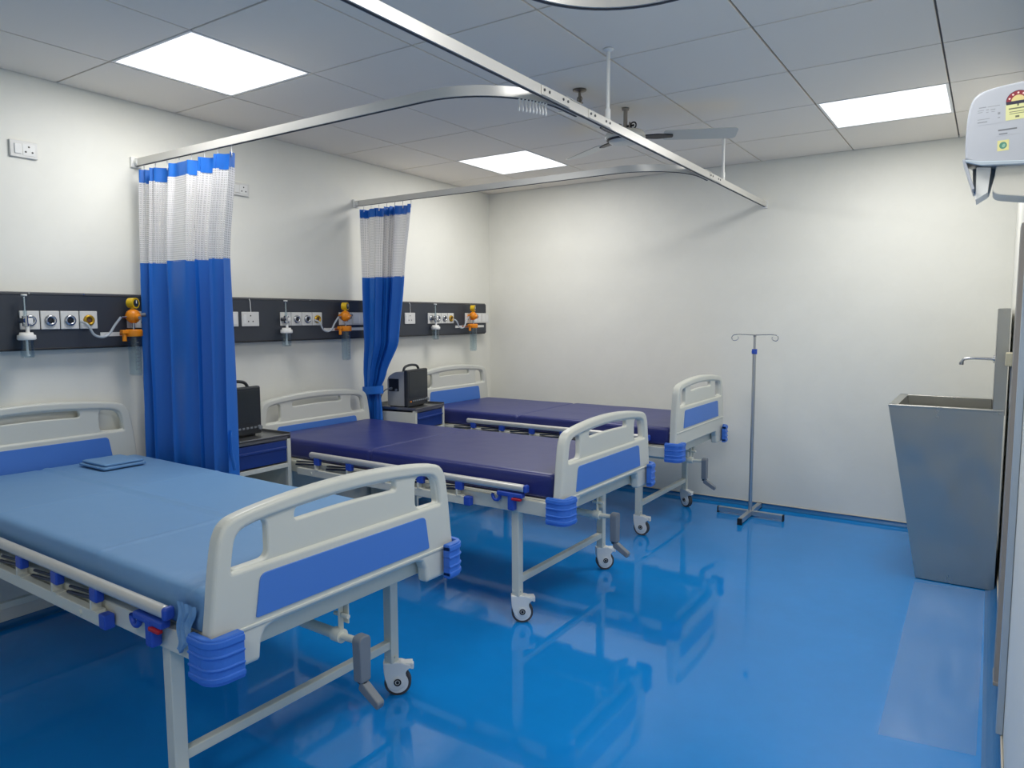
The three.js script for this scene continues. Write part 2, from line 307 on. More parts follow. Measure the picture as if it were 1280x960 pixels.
    for (const lx of [-1.56, -1.305, -1.05, -0.8, -0.555]) {
      part(r, 'post', [zz(lx - 0.02, lx + 0.022, 0.598, 0.64, 0.026, 0.006)], M.postBlue);
      part(r, 'bracket', [zz(lx - 0.012, lx - 0.004, 0.57, 0.602, 0.03, 0.001), zz(lx - 0.012, lx + 0.02, 0.57, 0.576, 0.03, 0.001)], M.frame);
      part(r, 'link', [cyl([lx - 0.19, 0.583, Z - s * 0.006], [lx + 0.005, 0.6, Z - s * 0.006], 0.0055, 0.0055, 8), cyl([lx - 0.19, 0.598, Z - s * 0.012], [lx + 0.005, 0.612, Z - s * 0.012], 0.0045, 0.0045, 8)], M.linkDark);
    }
    part(r, 'latch', [zz(-0.33, -0.19, 0.606, 0.628, 0.03, 0.006), zz(-0.27, -0.235, 0.545, 0.625, 0.032, 0.008), new THREE.TorusGeometry(0.02, 0.008, 8, 16, Math.PI * 1.2).rotateZ(Math.PI * 0.9).translate(-0.34, 0.6, Z)], M.postBlue, 'blue latch');
    part(r, 'release_lever', bx(-0.245, -0.195, 0.594, 0.606, Z + s * 0.012 - 0.008, Z + s * 0.012 + 0.008, 0.004), M.red, 'red release lever');
  }
  return t;
}
const BEDS = [[2.215, 3.888, -0.013], [2.267, 2.254, -0.011], [2.185, 0.70, -0.002]];
bed('white hospital bed under the light blue mattress with folded guard rail', BEDS[0], 'tall', 'short', [0.5, 0.7, 0.2, 0]);
bed('white hospital bed in the middle bay under navy mattress with low headboard', BEDS[1], 'short', 'short', [0.62, 0.72, 0.6, 0.1]);
bed('white hospital bed nearest the back wall with tall footboard and navy mattress', BEDS[2], 'tall', 'tall', [0.05, -0.5, 0.4, 0]);

// ---------------------------------------------------------------- mattresses
function slab(x0, x1, y0, y1, z0, z1, r, f) {         // soft rounded slab, displaced by f(x, y, z, n) along its normal
  const W = x1 - x0, D = z1 - z0, Hh = y1 - y0;
  let g = new RoundedBoxGeometry(W, Hh, D, 5, r); g = g.translate((x0 + x1) / 2, (y0 + y1) / 2, (z0 + z1) / 2);
  if (!f) return g;
  // dense grid version: a box grid pushed to the rounded surface
  const b = new THREE.BoxGeometry(W, Hh, D, Math.round(W / 0.009), 8, Math.round(D / 0.011)); const p = b.attributes.position;
  for (let i = 0; i < p.count; i++) {
    const v = V(p.getX(i), p.getY(i), p.getZ(i)), c = v.clone();
    c.x = THREE.MathUtils.clamp(c.x, -W / 2 + r, W / 2 - r); c.y = THREE.MathUtils.clamp(c.y, -Hh / 2 + r, Hh / 2 - r); c.z = THREE.MathUtils.clamp(c.z, -D / 2 + r, D / 2 - r);
    const n = v.clone().sub(c); if (n.lengthSq() > 0) n.setLength(1); else n.set(0, 1, 0);
    v.copy(c).addScaledVector(n, r).add(V((x0 + x1) / 2, (y0 + y1) / 2, (z0 + z1) / 2));
    v.addScaledVector(n, f(v.x, v.y, v.z, n));
    p.setXYZ(i, v.x, v.y, v.z);
  }
  g = mergeVertices((b.deleteAttribute('normal'), b.deleteAttribute('uv'), b), 1e-5); g.computeVertexNormals();
  g.setAttribute('uv', new THREE.BufferAttribute(new Float32Array(g.attributes.position.count * 2), 2));
  for (let i = 0; i < g.attributes.position.count; i++) g.attributes.uv.setXY(i, g.attributes.position.getX(i) * 3, g.attributes.position.getZ(i) * 3);
  return g;
}
const navyBump = k => (x, y, z, n) => n.y < -0.5 ? 0 : -0.006 * Math.exp(-(((x + 1.2) / 0.011) ** 2)) + 0.003 * THREE.MathUtils.smoothstep(x, -1.2, -1.18) * Math.max(0, n.y) + (n.y > 0.5 ? 0.0035 * fbm(x * 2.2 + k, z * 2.2, 3) + 0.0012 * fbm(x * 9 + k, z * 9, 2) : 0.002 * fbm(x * 4 + k, y * 9 + z, 2));
for (const [k, label] of [[1, 'navy vinyl mattress with a cross seam on the middle bed'], [2, 'navy vinyl mattress with a cross seam on the bed beside the back wall']]) {
  const [x, z, a] = BEDS[k], t = thing('mattress', label, 'mattress', [x, 0.602, z], a, 'navy mattresses');
  part(t, 'vinyl_cover', slab(-2.085, -0.06, 0.001, 0.113, -0.43, 0.43, 0.024, navyBump(k)), M.navy);
}
{
  const [x, z, a] = BEDS[0], t = thing('mattress', 'light blue covered mattress on the bed with the unfolded plain cover', 'mattress', [x, 0.602, z], a);
  t.userData.label = 'mattress in a light blue cover with packing creases and bunched foot corner';
  const cr = (d, w) => Math.exp(-d * d / (w * w));
  part(t, 'cover', slab(-2.085, -0.056, 0.001, 0.12, -0.452, 0.452, 0.034, (px, py, pz, n) => {
    if (n.y < -0.5) return 0;
    let d = 0.004 * fbm(px * 1.6 + 4, pz * 1.8, 3);
    if (n.y > 0.5) d += 0.0045 * cr(pz + 0.02 - 0.012 * fbm(px * 3, 1), 0.012) - 0.0035 * cr(pz - 0.006, 0.014) + 0.003 * cr(px + 0.62, 0.012) + 0.0016 * cr(px + 1.35, 0.012) + 0.002 * fbm(px * 7 + pz * 4, pz * 9 - px * 3, 2);
    else { d += 0.006 * fbm(px * 5, py * 8, 3) - 0.004 * (1 - Math.abs(n.y)); }
    const foot = cr(px + 0.1, 0.13) * cr(Math.abs(pz) - 0.45, 0.16); d += foot * 0.016 * (fbm(px * 22 + 3, pz * 16 + py * 30, 3));
    return d;
  }), M.sheet);
  const bun = s => {                               // gathered flap of cloth hanging past the frame
    const n = 26, m = 18, P = [], I = [];
    for (let j = 0; j <= m; j++) for (let i = 0; i <= n; i++) {
      const u = i / n, v = j / m, pinch = 1 - 0.35 * Math.sin(v * 2.6), f = Math.sin(u * 17 + v * 2) * 0.5 + Math.sin(u * 29 + 1 - v * 3) * 0.35;
      P.push(-0.115 + (u - 0.5) * 0.085 * pinch + 0.006 * Math.sin(v * 9), 0.085 - 0.115 * v - 0.018 * v * Math.sin(u * 6 + 0.5), s * (0.463 + 0.009 * v + 0.0085 * f * (0.35 + v)));
    }
    for (let j = 0; j < m; j++) for (let i = 0; i < n; i++) { const p = j * (n + 1) + i; I.push(p, p + n + 1, p + 1, p + 1, p + n + 1, p + n + 2); }
    const g = new THREE.BufferGeometry(); g.setAttribute('position', new THREE.Float32BufferAttribute(P, 3)); g.setIndex(I); g.computeVertexNormals(); return g;
  };
  part(t, 'bunched_corner', bun(1), M.sheet, 'gathered cover cloth hanging at foot corner'); part(t, 'bunched_corner', bun(-1), M.sheet, 'gathered cover cloth hanging at foot corner');
  single('folded_cloth', 'folded flat light blue cloth lying by the headboard of the light blue bed', 'cloth', [
    slab(0.24, 0.47, 0.7265, 0.7405, 3.545, 3.74, 0.006, (px, py, pz, n) => 0.003 * fbm(px * 9, pz * 9, 3)),
    slab(0.25, 0.462, 0.741, 0.753, 3.55, 3.73, 0.006, (px, py, pz, n) => 0.003 * fbm(px * 8 + 5, pz * 8, 3))], M.sheet);
}

// ---------------------------------------------------------------- curtain tracks
const RY = 2.195, RW = 0.02, RH = 0.036;
const arc = (cx, cz, r, a0, a1, n = 14) => Array.from({ length: n + 1 }, (_, i) => { const a = a0 + (a1 - a0) * i / n; return [cx + r * Math.cos(a), cz + r * Math.sin(a)]; });
function railParts(t, name, path) {
  const m = part(t, name, sweepRect(path, RW, RH).translate(0, RY, 0), M.rail);
  part(m, 'runner_slot', sweepRect(path, 0.008, 0.0025).translate(0, RY - 0.0022, 0), M.slot);
  return m;
}
const MX = z => 2.395 - 0.018 * (1 - Math.min(1, z / 3));           // x of the main rail
{
  const t = thing('curtain_track', 'long aluminium curtain track with two curved branches hung over the bed feet', 'curtain track');
  railParts(t, 'main_rail', [[MX(0.012), 0.012], [MX(1.2), 1.2], [MX(2.4), 2.4], [MX(3.6), 3.6], [MX(5.2), 5.2]]);
  for (const [z, x0] of [[3.29, hw(3.29) + 0.012], [1.7, hw(1.7) + 0.012]]) {
    const R = 0.36; railParts(t, 'branch_rail', [[x0, z], [1.0, z], [MX(z - R) - R - 0.021, z], ...arc(MX(z - R) - R - 0.021, z - R, R, Math.PI / 2, 0).slice(1), [MX(z - R) - 0.021, z - R - 0.12]]);
    part(t, 'wall_bracket', [bx(x0 - 0.011, x0 + 0.004, RY - 0.008, RY + 0.046, z - 0.028, z + 0.028, 0.004), cyl([x0, RY + 0.018, z], [x0 + 0.03, RY + 0.018, z], 0.018)], M.white);
    part(t, 'joint_plate', [bx(MX(z - R) - 0.035, MX(z - R) + 0.014, RY + 0.036, RY + 0.039, z - R - 0.1, z - R + 0.02, 0.001)], M.alu);
  }
  part(t, 'wall_bracket', [bx(MX(0) - 0.022, MX(0) + 0.022, RY - 0.012, RY + 0.046, 0.001, 0.014, 0.003)], M.white);
  for (const z of [3.02, 1.17, 2.66]) {
    const j = part(t, 'joint_plate', bx(MX(z) + 0.01, MX(z) + 0.013, RY + 0.002, RY + 0.035, z - 0.1, z + 0.1, 0.001), M.rail);
    part(j, 'screw', [-0.085, -0.05, 0.05, 0.085].map(d => cyl([MX(z) + 0.012, RY + 0.02, z + d], [MX(z) + 0.0155, RY + 0.02, z + d], 0.005)), M.steelDark);
  }
  for (const z of [2.568, 0.991, 4.15]) {
    const h = part(t, 'hanger_rod', cyl([MX(z), RY + 0.036, z], [MX(z), H - 0.001, z], 0.0075), M.white);
    part(h, 'collar', [cyl([MX(z), RY + 0.034, z], [MX(z), RY + 0.08, z], 0.011), lathe([[0, 0], [0.022, 0], [0.022, -0.004], [0.01, -0.012], [0, -0.012]]).translate(MX(z), H - 0.0005, z)], M.white);
  }
  for (let k = 0; k < 9; k++) { // spare runners parked at the curve
    const a = Math.PI / 2 * (0.16 + 0.026 * k), x = MX(2.93) - 0.381 + 0.36 * Math.cos(a), z = 2.93 + 0.36 * Math.sin(a);
    part(t, 'runner_hook', [tube([[x, RY, z], [x, RY - 0.02, z + 0.002], [x + 0.004, RY - 0.036, z + 0.004], [x, RY - 0.044, z], [x - 0.004, RY - 0.034, z - 0.002]], 0.0022, 14, 6), cyl([x, RY - 0.004, z], [x, RY + 0.002, z], 0.005)], M.white);
  }
  const t2 = thing('curtain_track', 'aluminium curtain track corner bending towards the right wall', 'curtain track');
  const R = 0.3; railParts(t2, 'rail', [[2.77, 5.6], [2.77, 3.58 + R], ...arc(2.77 + R, 3.58 + R, R, Math.PI, Math.PI * 1.5).slice(1), [XR - 0.012, 3.58]]);
  part(t2, 'wall_bracket', bx(XR - 0.014, XR - 0.001, RY - 0.01, RY + 0.046, 3.555, 3.605, 0.003), M.white);
  for (const [x, z] of [[2.77, 4.4], [2.77, 5.5]]) part(t2, 'hanger_rod', cyl([x, RY + 0.036, z], [x, H - 0.001, z], 0.0075), M.white);
}

// ---------------------------------------------------------------- curtains
const netAlpha = dataTex(128, (u, v) => { const f = x => { x = (x * 8) % 1; return x < 0.34 ? 1 : 0; }; const s = Math.max(f(u), f(v)); return s ? 1 : 0.5; });
M.net = std(0xe9e7e6, 0.55, 0, { alphaMap: netAlpha, transparent: true });
function cloth(yTop, yBot, edge, nf, amp, ph, z0, uvk, wr = 0, lean = 0) {
  const nx = 200, ny = Math.max(3, Math.round((yTop - yBot) / 0.03)), P = [], U = [], I = [];
  const warp = []; let acc = 0; for (let i = 0; i <= nx; i++) { warp.push(acc); acc += 1 + 0.75 * Math.sin(i / nx * 9.1 + ph * 2) + 0.45 * Math.sin(i / nx * 21 + ph); }   // folds of unequal width
  for (let j = 0; j <= ny; j++) for (let i = 0; i <= nx; i++) {
    const y = yTop + (yBot - yTop) * j / ny, u = i / nx, [xl, xr, zd] = edge(y), top = THREE.MathUtils.smoothstep(y, 1.5, 2.15);
    const w = 2 * Math.PI * nf * warp[i] / acc + ph + 0.35 * fbm(u * 2 + ph, y * 0.9, 2), m = fbm(u * 4 + ph * 3, y * 0.7, 2);
    const k = Math.sin(w) + 0.28 * Math.sin(2 * w + 0.9) + 0.3 * top * Math.sin(3.1 * w + y * 2);
    const x = xl + (xr - xl) * u + 0.012 * m * Math.min(1, 4 * u * (1 - u)) + 0.45 * amp(y) * Math.cos(w) * Math.min(1, 6 * u * (1 - u));
    const z = z0 + zd + lean * (1 - u) * THREE.MathUtils.smoothstep(2.17 - y, 0, 0.6) + amp(y) * k * (0.85 + 0.7 * m) + wr * 0.012 * Math.max(0, fbm(u * 9 + 2, 3, 2) + 0.1) * fbm(u * 14, y * 9 + u * 20, 2);
    P.push(x, y, z); U.push(u * nf * 0.24 * uvk, y * uvk);
  }
  for (let j = 0; j < ny; j++) for (let i = 0; i < nx; i++) { const a = j * (nx + 1) + i, b = a + 1, c = a + nx + 1, d = c + 1; I.push(a, c, b, b, c, d); }
  const g = new THREE.BufferGeometry(); g.setAttribute('position', new THREE.Float32BufferAttribute(P, 3)); g.setAttribute('uv', new THREE.Float32BufferAttribute(U, 2)); g.setIndex(I); g.computeVertexNormals(); return g;
}
const key = rows => y => { // [y, xl, xr, z] rows from top to bottom, smooth between
  let i = 0; while (i < rows.length - 2 && y < rows[i + 1][0]) i++;
  const a = rows[i], b = rows[i + 1], s = THREE.MathUtils.smoothstep(THREE.MathUtils.clamp((a[0] - y) / (a[0] - b[0]), 0, 1), 0, 1) * 0.5 + 0.5 * THREE.MathUtils.clamp((a[0] - y) / (a[0] - b[0]), 0, 1);
  return [1, 2, 3].map(k => a[k] + (b[k] - a[k]) * s);
};
function hooks(t, x0, x1, z, n) {
  for (let i = 0; i < n; i++) { const x = x0 + (x1 - x0) * i / (n - 1); part(t, 'hook', [cyl([x, RY - 0.034, z], [x, RY + 0.001, z], 0.0025), tube([[x, RY - 0.03, z], [x + 0.004, RY - 0.042, z + 0.003], [x, RY - 0.05, z], [x - 0.004, RY - 0.04, z]], 0.002, 12, 6)], M.white); }
}
{ // hanging straight beside the light blue bed
  const e = key([[2.17, 0.125, 0.87, 0], [1.7, 0.125, 0.81, 0.012], [0.7, 0.12, 0.81, 0.022], [0.1, 0.12, 0.81, 0.022]]), A = y => 0.036 + 0.012 * Math.min(0.9, 2.2 - y);
  const t = thing('privacy_curtain', 'blue privacy curtain with white net top hanging loose beside the light blue bed', 'curtain');
  part(t, 'header_band', cloth(2.165, 2.095, e, 5, y => A(y) * 0.9, 0.4, 3.29, 1), M.curtain);
  part(t, 'net_panel', cloth(2.1, 1.69, e, 5, A, 0.4, 3.29, 12, 0, 0.01), M.net, 'white net panel');
  part(t, 'cloth', cloth(1.695, 0.22, e, 5, A, 0.4, 3.29, 3, 1, 0.01), M.curtain);
  part(t, 'tie_strap', [tube([[0, 0.875, 3.31], [0.006, 0.85, 3.335], [0.012, 0.79, 3.345], [0.035, 0.7, 3.35]], 0.014, 24, 8).scale(1, 1, 0.25).translate(0.805, 0, 2.49)], M.curtain);
  hooks(t, 0.13, 0.86, 3.29, 8);
}
{ // gathered with a tie beside the middle bed
  const e = key([[2.17, 0.07, 0.53, 0], [1.7, 0.072, 0.465, 0], [1.25, 0.07, 0.40, 0.0], [1.02, 0.05, 0.27, 0], [0.9, 0.055, 0.205, 0], [0.78, 0.045, 0.215, 0], [0.6, 0.03, 0.225, 0], [0.2, 0.03, 0.23, 0]]);
  const A = y => 0.03 * Math.min(1, 0.45 + Math.abs(y - 0.9) * 0.9);
  const t = thing('privacy_curtain', 'blue privacy curtain gathered with a tie beside the middle bed headboard', 'curtain');
  part(t, 'header_band', cloth(2.165, 2.105, e, 5, A, 1.3, 1.7, 1), M.curtain);
  part(t, 'net_panel', cloth(2.11, 1.69, e, 5, A, 1.3, 1.7, 12), M.net, 'white net panel');
  part(t, 'cloth', cloth(1.695, 0.3, e, 5, A, 1.3, 1.7, 3, 1), M.curtain);
  const ring = []; for (let i = 0; i < 20; i++) { const a = i / 20 * Math.PI * 2; ring.push([0.13 + 0.092 * Math.cos(a), 0.9 + 0.008 * Math.cos(a), 1.7 + 0.05 * Math.sin(a)]); }
  const rg = new THREE.BufferGeometry(), P = [], I = []; ring.forEach(p => P.push(p[0], p[1] + 0.028, p[2], p[0], p[1] - 0.028, p[2])); for (let i = 0; i < 20; i++) { const a = 2 * i, b = 2 * ((i + 1) % 20); I.push(a, a + 1, b, b, a + 1, b + 1); }
  rg.setAttribute('position', new THREE.Float32BufferAttribute(P, 3)); rg.setIndex(I); rg.computeVertexNormals(); part(t, 'tie_band', rg, M.curtain);
  hooks(t, 0.08, 0.52, 1.7, 7);
}

// ---------------------------------------------------------------- bed-head service panel
const panelRoot = thing('bed_head_panel', 'charcoal bed-head service panel with outlets running along the head wall', 'service panel', [hw(0), 0, 0], HWA);
const PF = 0.062;                                   // its front face (x), z runs along the wall
{
  const t = panelRoot;
  part(t, 'casing', extrude(roundPoly([[0.15, 1.272], [4.9, 1.272], [4.9, 1.531], [0.15, 1.531]], 0.018), PF - 0.012, 0.005, 2).rotateY(-Math.PI / 2).translate(PF - 0.005, 0, 0), M.charcoal);
  part(t, 'top_trim', [bx(0.004, PF + 0.003, 1.522, 1.535, 0.17, 4.9, 0.003)], M.charcoalTrim);
  part(t, 'bottom_trim', [bx(0.004, PF + 0.002, 1.268, 1.278, 0.17, 4.9, 0.003)], M.dark);
  const socket = (z0, z1, two) => {
    const p = part(t, 'power_socket', bx(PF, PF + 0.008, 1.364, 1.45, z0, z1, 0.003), M.plate);
    const zc = two ? (z0 + z1) / 2 : (z0 + z1) / 2, d = PF + 0.0075;
    part(p, 'socket_hole', [[0, 0.022], [-0.016, -0.012], [0.016, -0.012], [0.03, -0.012]].slice(0, 3).map(([dz, dy]) => cyl([d, 1.405 + dy, zc + dz], [d + 0.0012, 1.405 + dy, zc + dz], 0.0045, 0.0045, 10)), M.plateDark);
    part(p, 'rocker_switch', bx(d - 0.001, d + 0.003, 1.38, 1.434, z1 - 0.03, z1 - 0.012, 0.002), M.white);
    return p;
  };
  const blank = (z0, z1) => { const p = part(t, 'switch_plate', bx(PF, PF + 0.008, 1.364, 1.45, z0, z1, 0.003), M.plate); const n = Math.max(1, Math.round((z1 - z0) / 0.06)); for (let i = 0; i < n; i++) { const w = (z1 - z0 - 0.016) / n, a = z0 + 0.008 + i * w; part(p, 'rocker_switch', bx(PF + 0.006, PF + 0.0105, 1.376, 1.438, a + 0.003, a + w - 0.003, 0.002), M.white); } };
  const axisX = g => g.rotateZ(-Math.PI / 2);
  for (let b = 0; b < 3; b++) {
    const z = 0.645 + 1.466 * b + (b === 2 ? -0.012 : 0) + (b === 1 ? -0.006 : 0);           // right end of the four gas outlets
    for (let i = 0; i < 4; i++) {
      const a = z + 0.0865 * i, c = a + 0.041;
      const p = part(t, 'gas_outlet', bx(PF, PF + 0.009, 1.364, 1.449, a, a + 0.082, 0.003), M.plate);
      part(p, 'valve_ring', axisX(lathe([[0.012, 0], [0.026, 0], [0.026, 0.006], [0.022, 0.012], [0.014, 0.012], [0.012, 0.004]])).translate(PF + 0.008, 1.405, c), i === 0 ? M.brass : M.chrome);
      part(p, 'valve_core', axisX(lathe([[0, 0], [0.0125, 0], [0.0125, 0.006], [0.005, 0.007], [0, 0.007]])).translate(PF + 0.008, 1.405, c), i === 0 ? M.valveBrown : M.dark);
    }
    const r = 0.39 + 1.468 * b;
    socket(r - 0.03, r + 0.09); blank(r - 0.155, r - 0.034); blank(r - 0.27, r - 0.16);
    const lp = part(t, 'label_plate', bx(PF, PF + 0.002, 1.325, 1.345, r - 0.2, r + 0.225, 0.0006), M.plate);
    part(lp, 'label_stripe', bx(PF + 0.0018, PF + 0.0028, 1.327, 1.343, r + 0.03, r + 0.13, 0.0004), M.labelStripe);
    socket(1.144 + 1.464 * b, 1.266 + 1.464 * b);
    if (b) blank(1.29 + 1.464 * b, 1.35 + 1.464 * b);
    const cz = 1.2 + 1.464 * b; part(t, 'cable', tube([[PF + 0.006, 1.45, cz], [PF + 0.008, 1.48, cz + 0.004], [PF + 0.006, 1.52, cz + 0.006], [PF - 0.01, 1.538, cz + 0.01]], 0.0022, 16, 6), M.white);
  }
  part(t, 'screw', [0.4, 1.3, 2.2, 3.1, 3.62, 3.86, 4.2].map(z => cyl([PF + 0.002, 1.5285, z], [PF + 0.005, 1.5285, z], 0.004, 0.004, 10)), M.chrome);
}
// gas equipment plugged into the panel (each a thing of its own)
const onPanel = (z, y = 0) => [hw(0) + z * Math.sin(HWA), y, z * Math.cos(HWA)];
const bayName = ['near the back wall corner', 'above the middle bed', 'above the light blue bed'];
for (let b = 0; b < 3; b++) {
  const z = [0.939, 2.436, 3.9][b], X = PF + 0.045;
  const t = thing('suction_regulator', 'white suction regulator with small clear jar on panel ' + bayName[b], 'regulator', onPanel(z), HWA, 'suction regulators on the service panel');
  part(t, 'connector', [cyl([PF + 0.018, 1.405, 0.012], [X + 0.01, 1.405, 0.002], 0.012), cyl([X, 1.38, 0], [X, 1.425, 0], 0.013)], M.chrome);
  part(t, 'flow_tube', lathe([[0.009, 1.41], [0.0095, 1.5], [0.0085, 1.516], [0.006, 1.516], [0.0065, 1.5], [0.0065, 1.41]], 20).translate(X, 0, 0), M.clear);
  part(t, 'tube_cap', [lathe([[0, 1.522], [0.012, 1.522], [0.012, 1.514], [0, 1.514]], 16).translate(X, 0, 0), cyl([X, 1.42, 0], [X, 1.51, 0], 0.0022), bx(X - 0.011, X + 0.011, 1.39, 1.416, -0.028, 0.012, 0.004)], M.white);
  part(t, 'stem', cyl([X, 1.345, -0.006], [X, 1.39, -0.006], 0.008), M.white);
  part(t, 'lid', lathe([[0, 1.352], [0.026, 1.352], [0.028, 1.342], [0.036, 1.34], [0.037, 1.322], [0.032, 1.318], [0, 1.318]], 28).translate(X, 0, 0), M.white);
  part(t, 'jar', lathe([[0.029, 1.32], [0.028, 1.245], [0.024, 1.237], [0, 1.237], [0, 1.241], [0.021, 1.241], [0.025, 1.248], [0.026, 1.32]], 28).translate(X, 0, 0), M.clear);
  part(t, 'inlet_tube', [cyl([X, 1.25, 0], [X, 1.32, 0], 0.005), cyl([X, 1.246, 0], [X, 1.254, 0], 0.009)], M.white);
}
for (let b = 0; b < 3; b++) {
  const z = [0.438, 1.944, 3.415][b], X = PF + 0.06;
  const t = thing('oxygen_flowmeter', 'orange oxygen flowmeter with yellow gauge and clear humidifier bottle ' + bayName[b], 'flowmeter', onPanel(z), HWA, 'oxygen flowmeters on the service panel');
  part(t, 'regulator_body', [new THREE.SphereGeometry(0.036, 24, 16).scale(0.9, 1, 1).translate(X, 1.425, 0), cyl([PF + 0.008, 1.425, 0], [X, 1.425, 0], 0.014), cyl([X + 0.02, 1.42, -0.006], [X + 0.042, 1.417, -0.008], 0.022, 0.012)], M.orange);
  const g = part(t, 'gauge', [cyl([X - 0.02, 1.49, 0.004], [X + 0.014, 1.49, -0.01], 0.026, 0.027, 24), cyl([X, 1.45, 0], [X, 1.48, 0], 0.009)], M.yellow);
  part(g, 'dial', cyl([X + 0.013, 1.49, -0.0096], [X + 0.0155, 1.49, -0.0106], 0.0185, 0.0185, 24), M.gaugeFace);
  part(g, 'needle', bx(X + 0.015, X + 0.0175, 1.488, 1.504, -0.013, -0.009, 0.0004), M.white);
  part(t, 'control_knob', [cyl([X + 0.03, 1.417, -0.007], [X + 0.046, 1.415, -0.009], 0.009), cyl([X, 1.43, -0.03], [X, 1.432, -0.062], 0.008, 0.01)], M.greyPlastic);
  part(t, 'outlet_stem', [cyl([X, 1.35, 0], [X, 1.395, 0], 0.006), cyl([X, 1.42, 0.03], [X, 1.42, 0.06], 0.005)], M.chrome);
  part(t, 'lid', [lathe([[0, 1.358], [0.036, 1.358], [0.04, 1.352], [0.04, 1.326], [0.034, 1.322], [0, 1.322]], 28).translate(X, 0, 0), bx(X - 0.016, X + 0.016, 1.336, 1.356, 0.02, 0.065, 0.005), cyl([X, 1.3, 0.05], [X, 1.34, 0.05], 0.01)], M.orange);
  part(t, 'bottle', lathe([[0.031, 1.324], [0.03, 1.135], [0.026, 1.126], [0, 1.126], [0, 1.13], [0.024, 1.131], [0.0275, 1.138], [0.028, 1.324]], 28).translate(X, 0, 0), M.clear);
  part(t, 'bottle_scale', [0, 1, 2, 3, 4, 5, 6, 7].map(k => bx(X + 0.0305, X + 0.0312, 1.158 + 0.019 * k, 1.161 + 0.019 * k, -0.004, k % 2 ? 0.008 : 0.014, 0)), M.greyPlastic);
  part(t, 'dip_tube', [cyl([X, 1.15, -0.004], [X, 1.324, -0.004], 0.004), cyl([X, 1.275, -0.004], [X, 1.29, -0.004], 0.008)], M.clear);
  part(t, 'hose', tube([[PF + 0.014, 1.4, 0.232], [PF + 0.04, 1.385, 0.215], [PF + 0.05, 1.335, 0.19], [PF + 0.055, 1.324, 0.155], [PF + 0.055, 1.335, 0.125], [PF + 0.052, 1.38, 0.09], [X, 1.42, 0.062]], 0.006, 50, 10), M.hose);
}
// sockets on the wall above the panel
for (const [z, y, label] of [[3.817, 2.18, 'white switched wall socket high on the wall above the light blue bed'], [2.66, 2.173, 'white switched wall socket high on the wall behind the net curtain top']]) {
  const t = thing('wall_socket', label, 'socket', onPanel(z, y), HWA, 'wall sockets above the service panel');
  part(t, 'plate', bx(0.001, 0.012, -0.038, 0.038, -0.058, 0.058, 0.004), M.plate);
  part(t, 'rocker_switch', bx(0.011, 0.016, -0.022, 0.022, 0.012, 0.04, 0.003), M.white);
  part(t, 'socket_face', bx(0.011, 0.0135, -0.026, 0.026, -0.046, 0.006, 0.002), M.white);
  part(t, 'socket_hole', [[0, 0.013], [-0.014, -0.01], [0.014, -0.01]].map(([dz, dy]) => cyl([0.0132, dy, -0.02 + dz], [0.0142, dy, -0.02 + dz], 0.0042, 0.0042, 10)), M.plateDark);
}

// ---------------------------------------------------------------- bedside cabinets and monitors
function cabinet(label, pos, turn) {
  const t = thing('bedside_cabinet', label, 'cabinet', pos, turn, 'bedside cabinets');
  const w = 0.2, d = 0.2, h = 0.755;
  for (const [sx, sz] of [[1, 1], [1, -1], [-1, 1], [-1, -1]]) { const x = sx * (d - 0.012), z = sz * (w - 0.012); part(t, 'post', bx(x - 0.012, x + 0.012, 0.06, h, z - 0.012, z + 0.012, 0.002), M.frame); const c = part(t, 'caster', [cyl([x, 0.025, z - 0.01], [x, 0.025, z + 0.01], 0.025, 0.025, 20)], M.tyre); part(c, 'fork', bx(x - 0.012, x + 0.012, 0.03, 0.062, z - 0.014, z + 0.014, 0.003), M.frame); }
  part(t, 'tray_top', [bx(-d, d, h, h + 0.008, -w, w, 0.002), bx(d - 0.006, d, h - 0.014, h + 0.014, -w, w, 0.002), bx(-d, -d + 0.006, h, h + 0.03, -w, w, 0.002), bx(-d, d, h, h + 0.022, -w, -w + 0.005, 0.002), bx(-d, d, h, h + 0.022, w - 0.005, w, 0.002)], M.tray, 'stainless steel tray top');
  for (const s of [1, -1]) part(t, 'side_panel', bx(-d + 0.024, d - 0.024, 0.12, h - 0.012, s * w - s * 0.006 - 0.004, s * w - s * 0.006 + 0.004, 0.001), M.frame);
  part(t, 'back_panel', bx(-d + 0.004, -d + 0.01, 0.12, h - 0.012, -w + 0.02, w - 0.02, 0.001), M.frame);
  const dr = part(t, 'drawer', [bx(-d + 0.03, d - 0.004, 0.615, 0.735, -w + 0.026, w - 0.026, 0.003)], M.cabinetBlue, 'dark blue drawer');
  part(dr, 'drawer_lip', bx(d - 0.008, d + 0.006, 0.688, 0.702, -w + 0.03, w - 0.03, 0.003), M.cabinetBlue);
  part(t, 'front_rail', bx(d - 0.024, d, 0.582, 0.606, -w + 0.024, w - 0.024, 0.002), M.frame);
  part(t, 'middle_shelf', bx(-d + 0.02, d - 0.02, 0.584, 0.592, -w + 0.02, w - 0.02, 0.001), M.frame);
  part(t, 'bottom_shelf', bx(-d + 0.01, d, 0.12, 0.145, -w + 0.02, w - 0.02, 0.002), M.frame);
}
cabinet('bedside cabinet with navy drawer between the hanging curtain and middle bed', [0.335, 0, 2.955], 0);
cabinet('bedside cabinet with navy drawer between the gathered curtain and back wall bed', [0.195, 0, 1.415], 0.15);
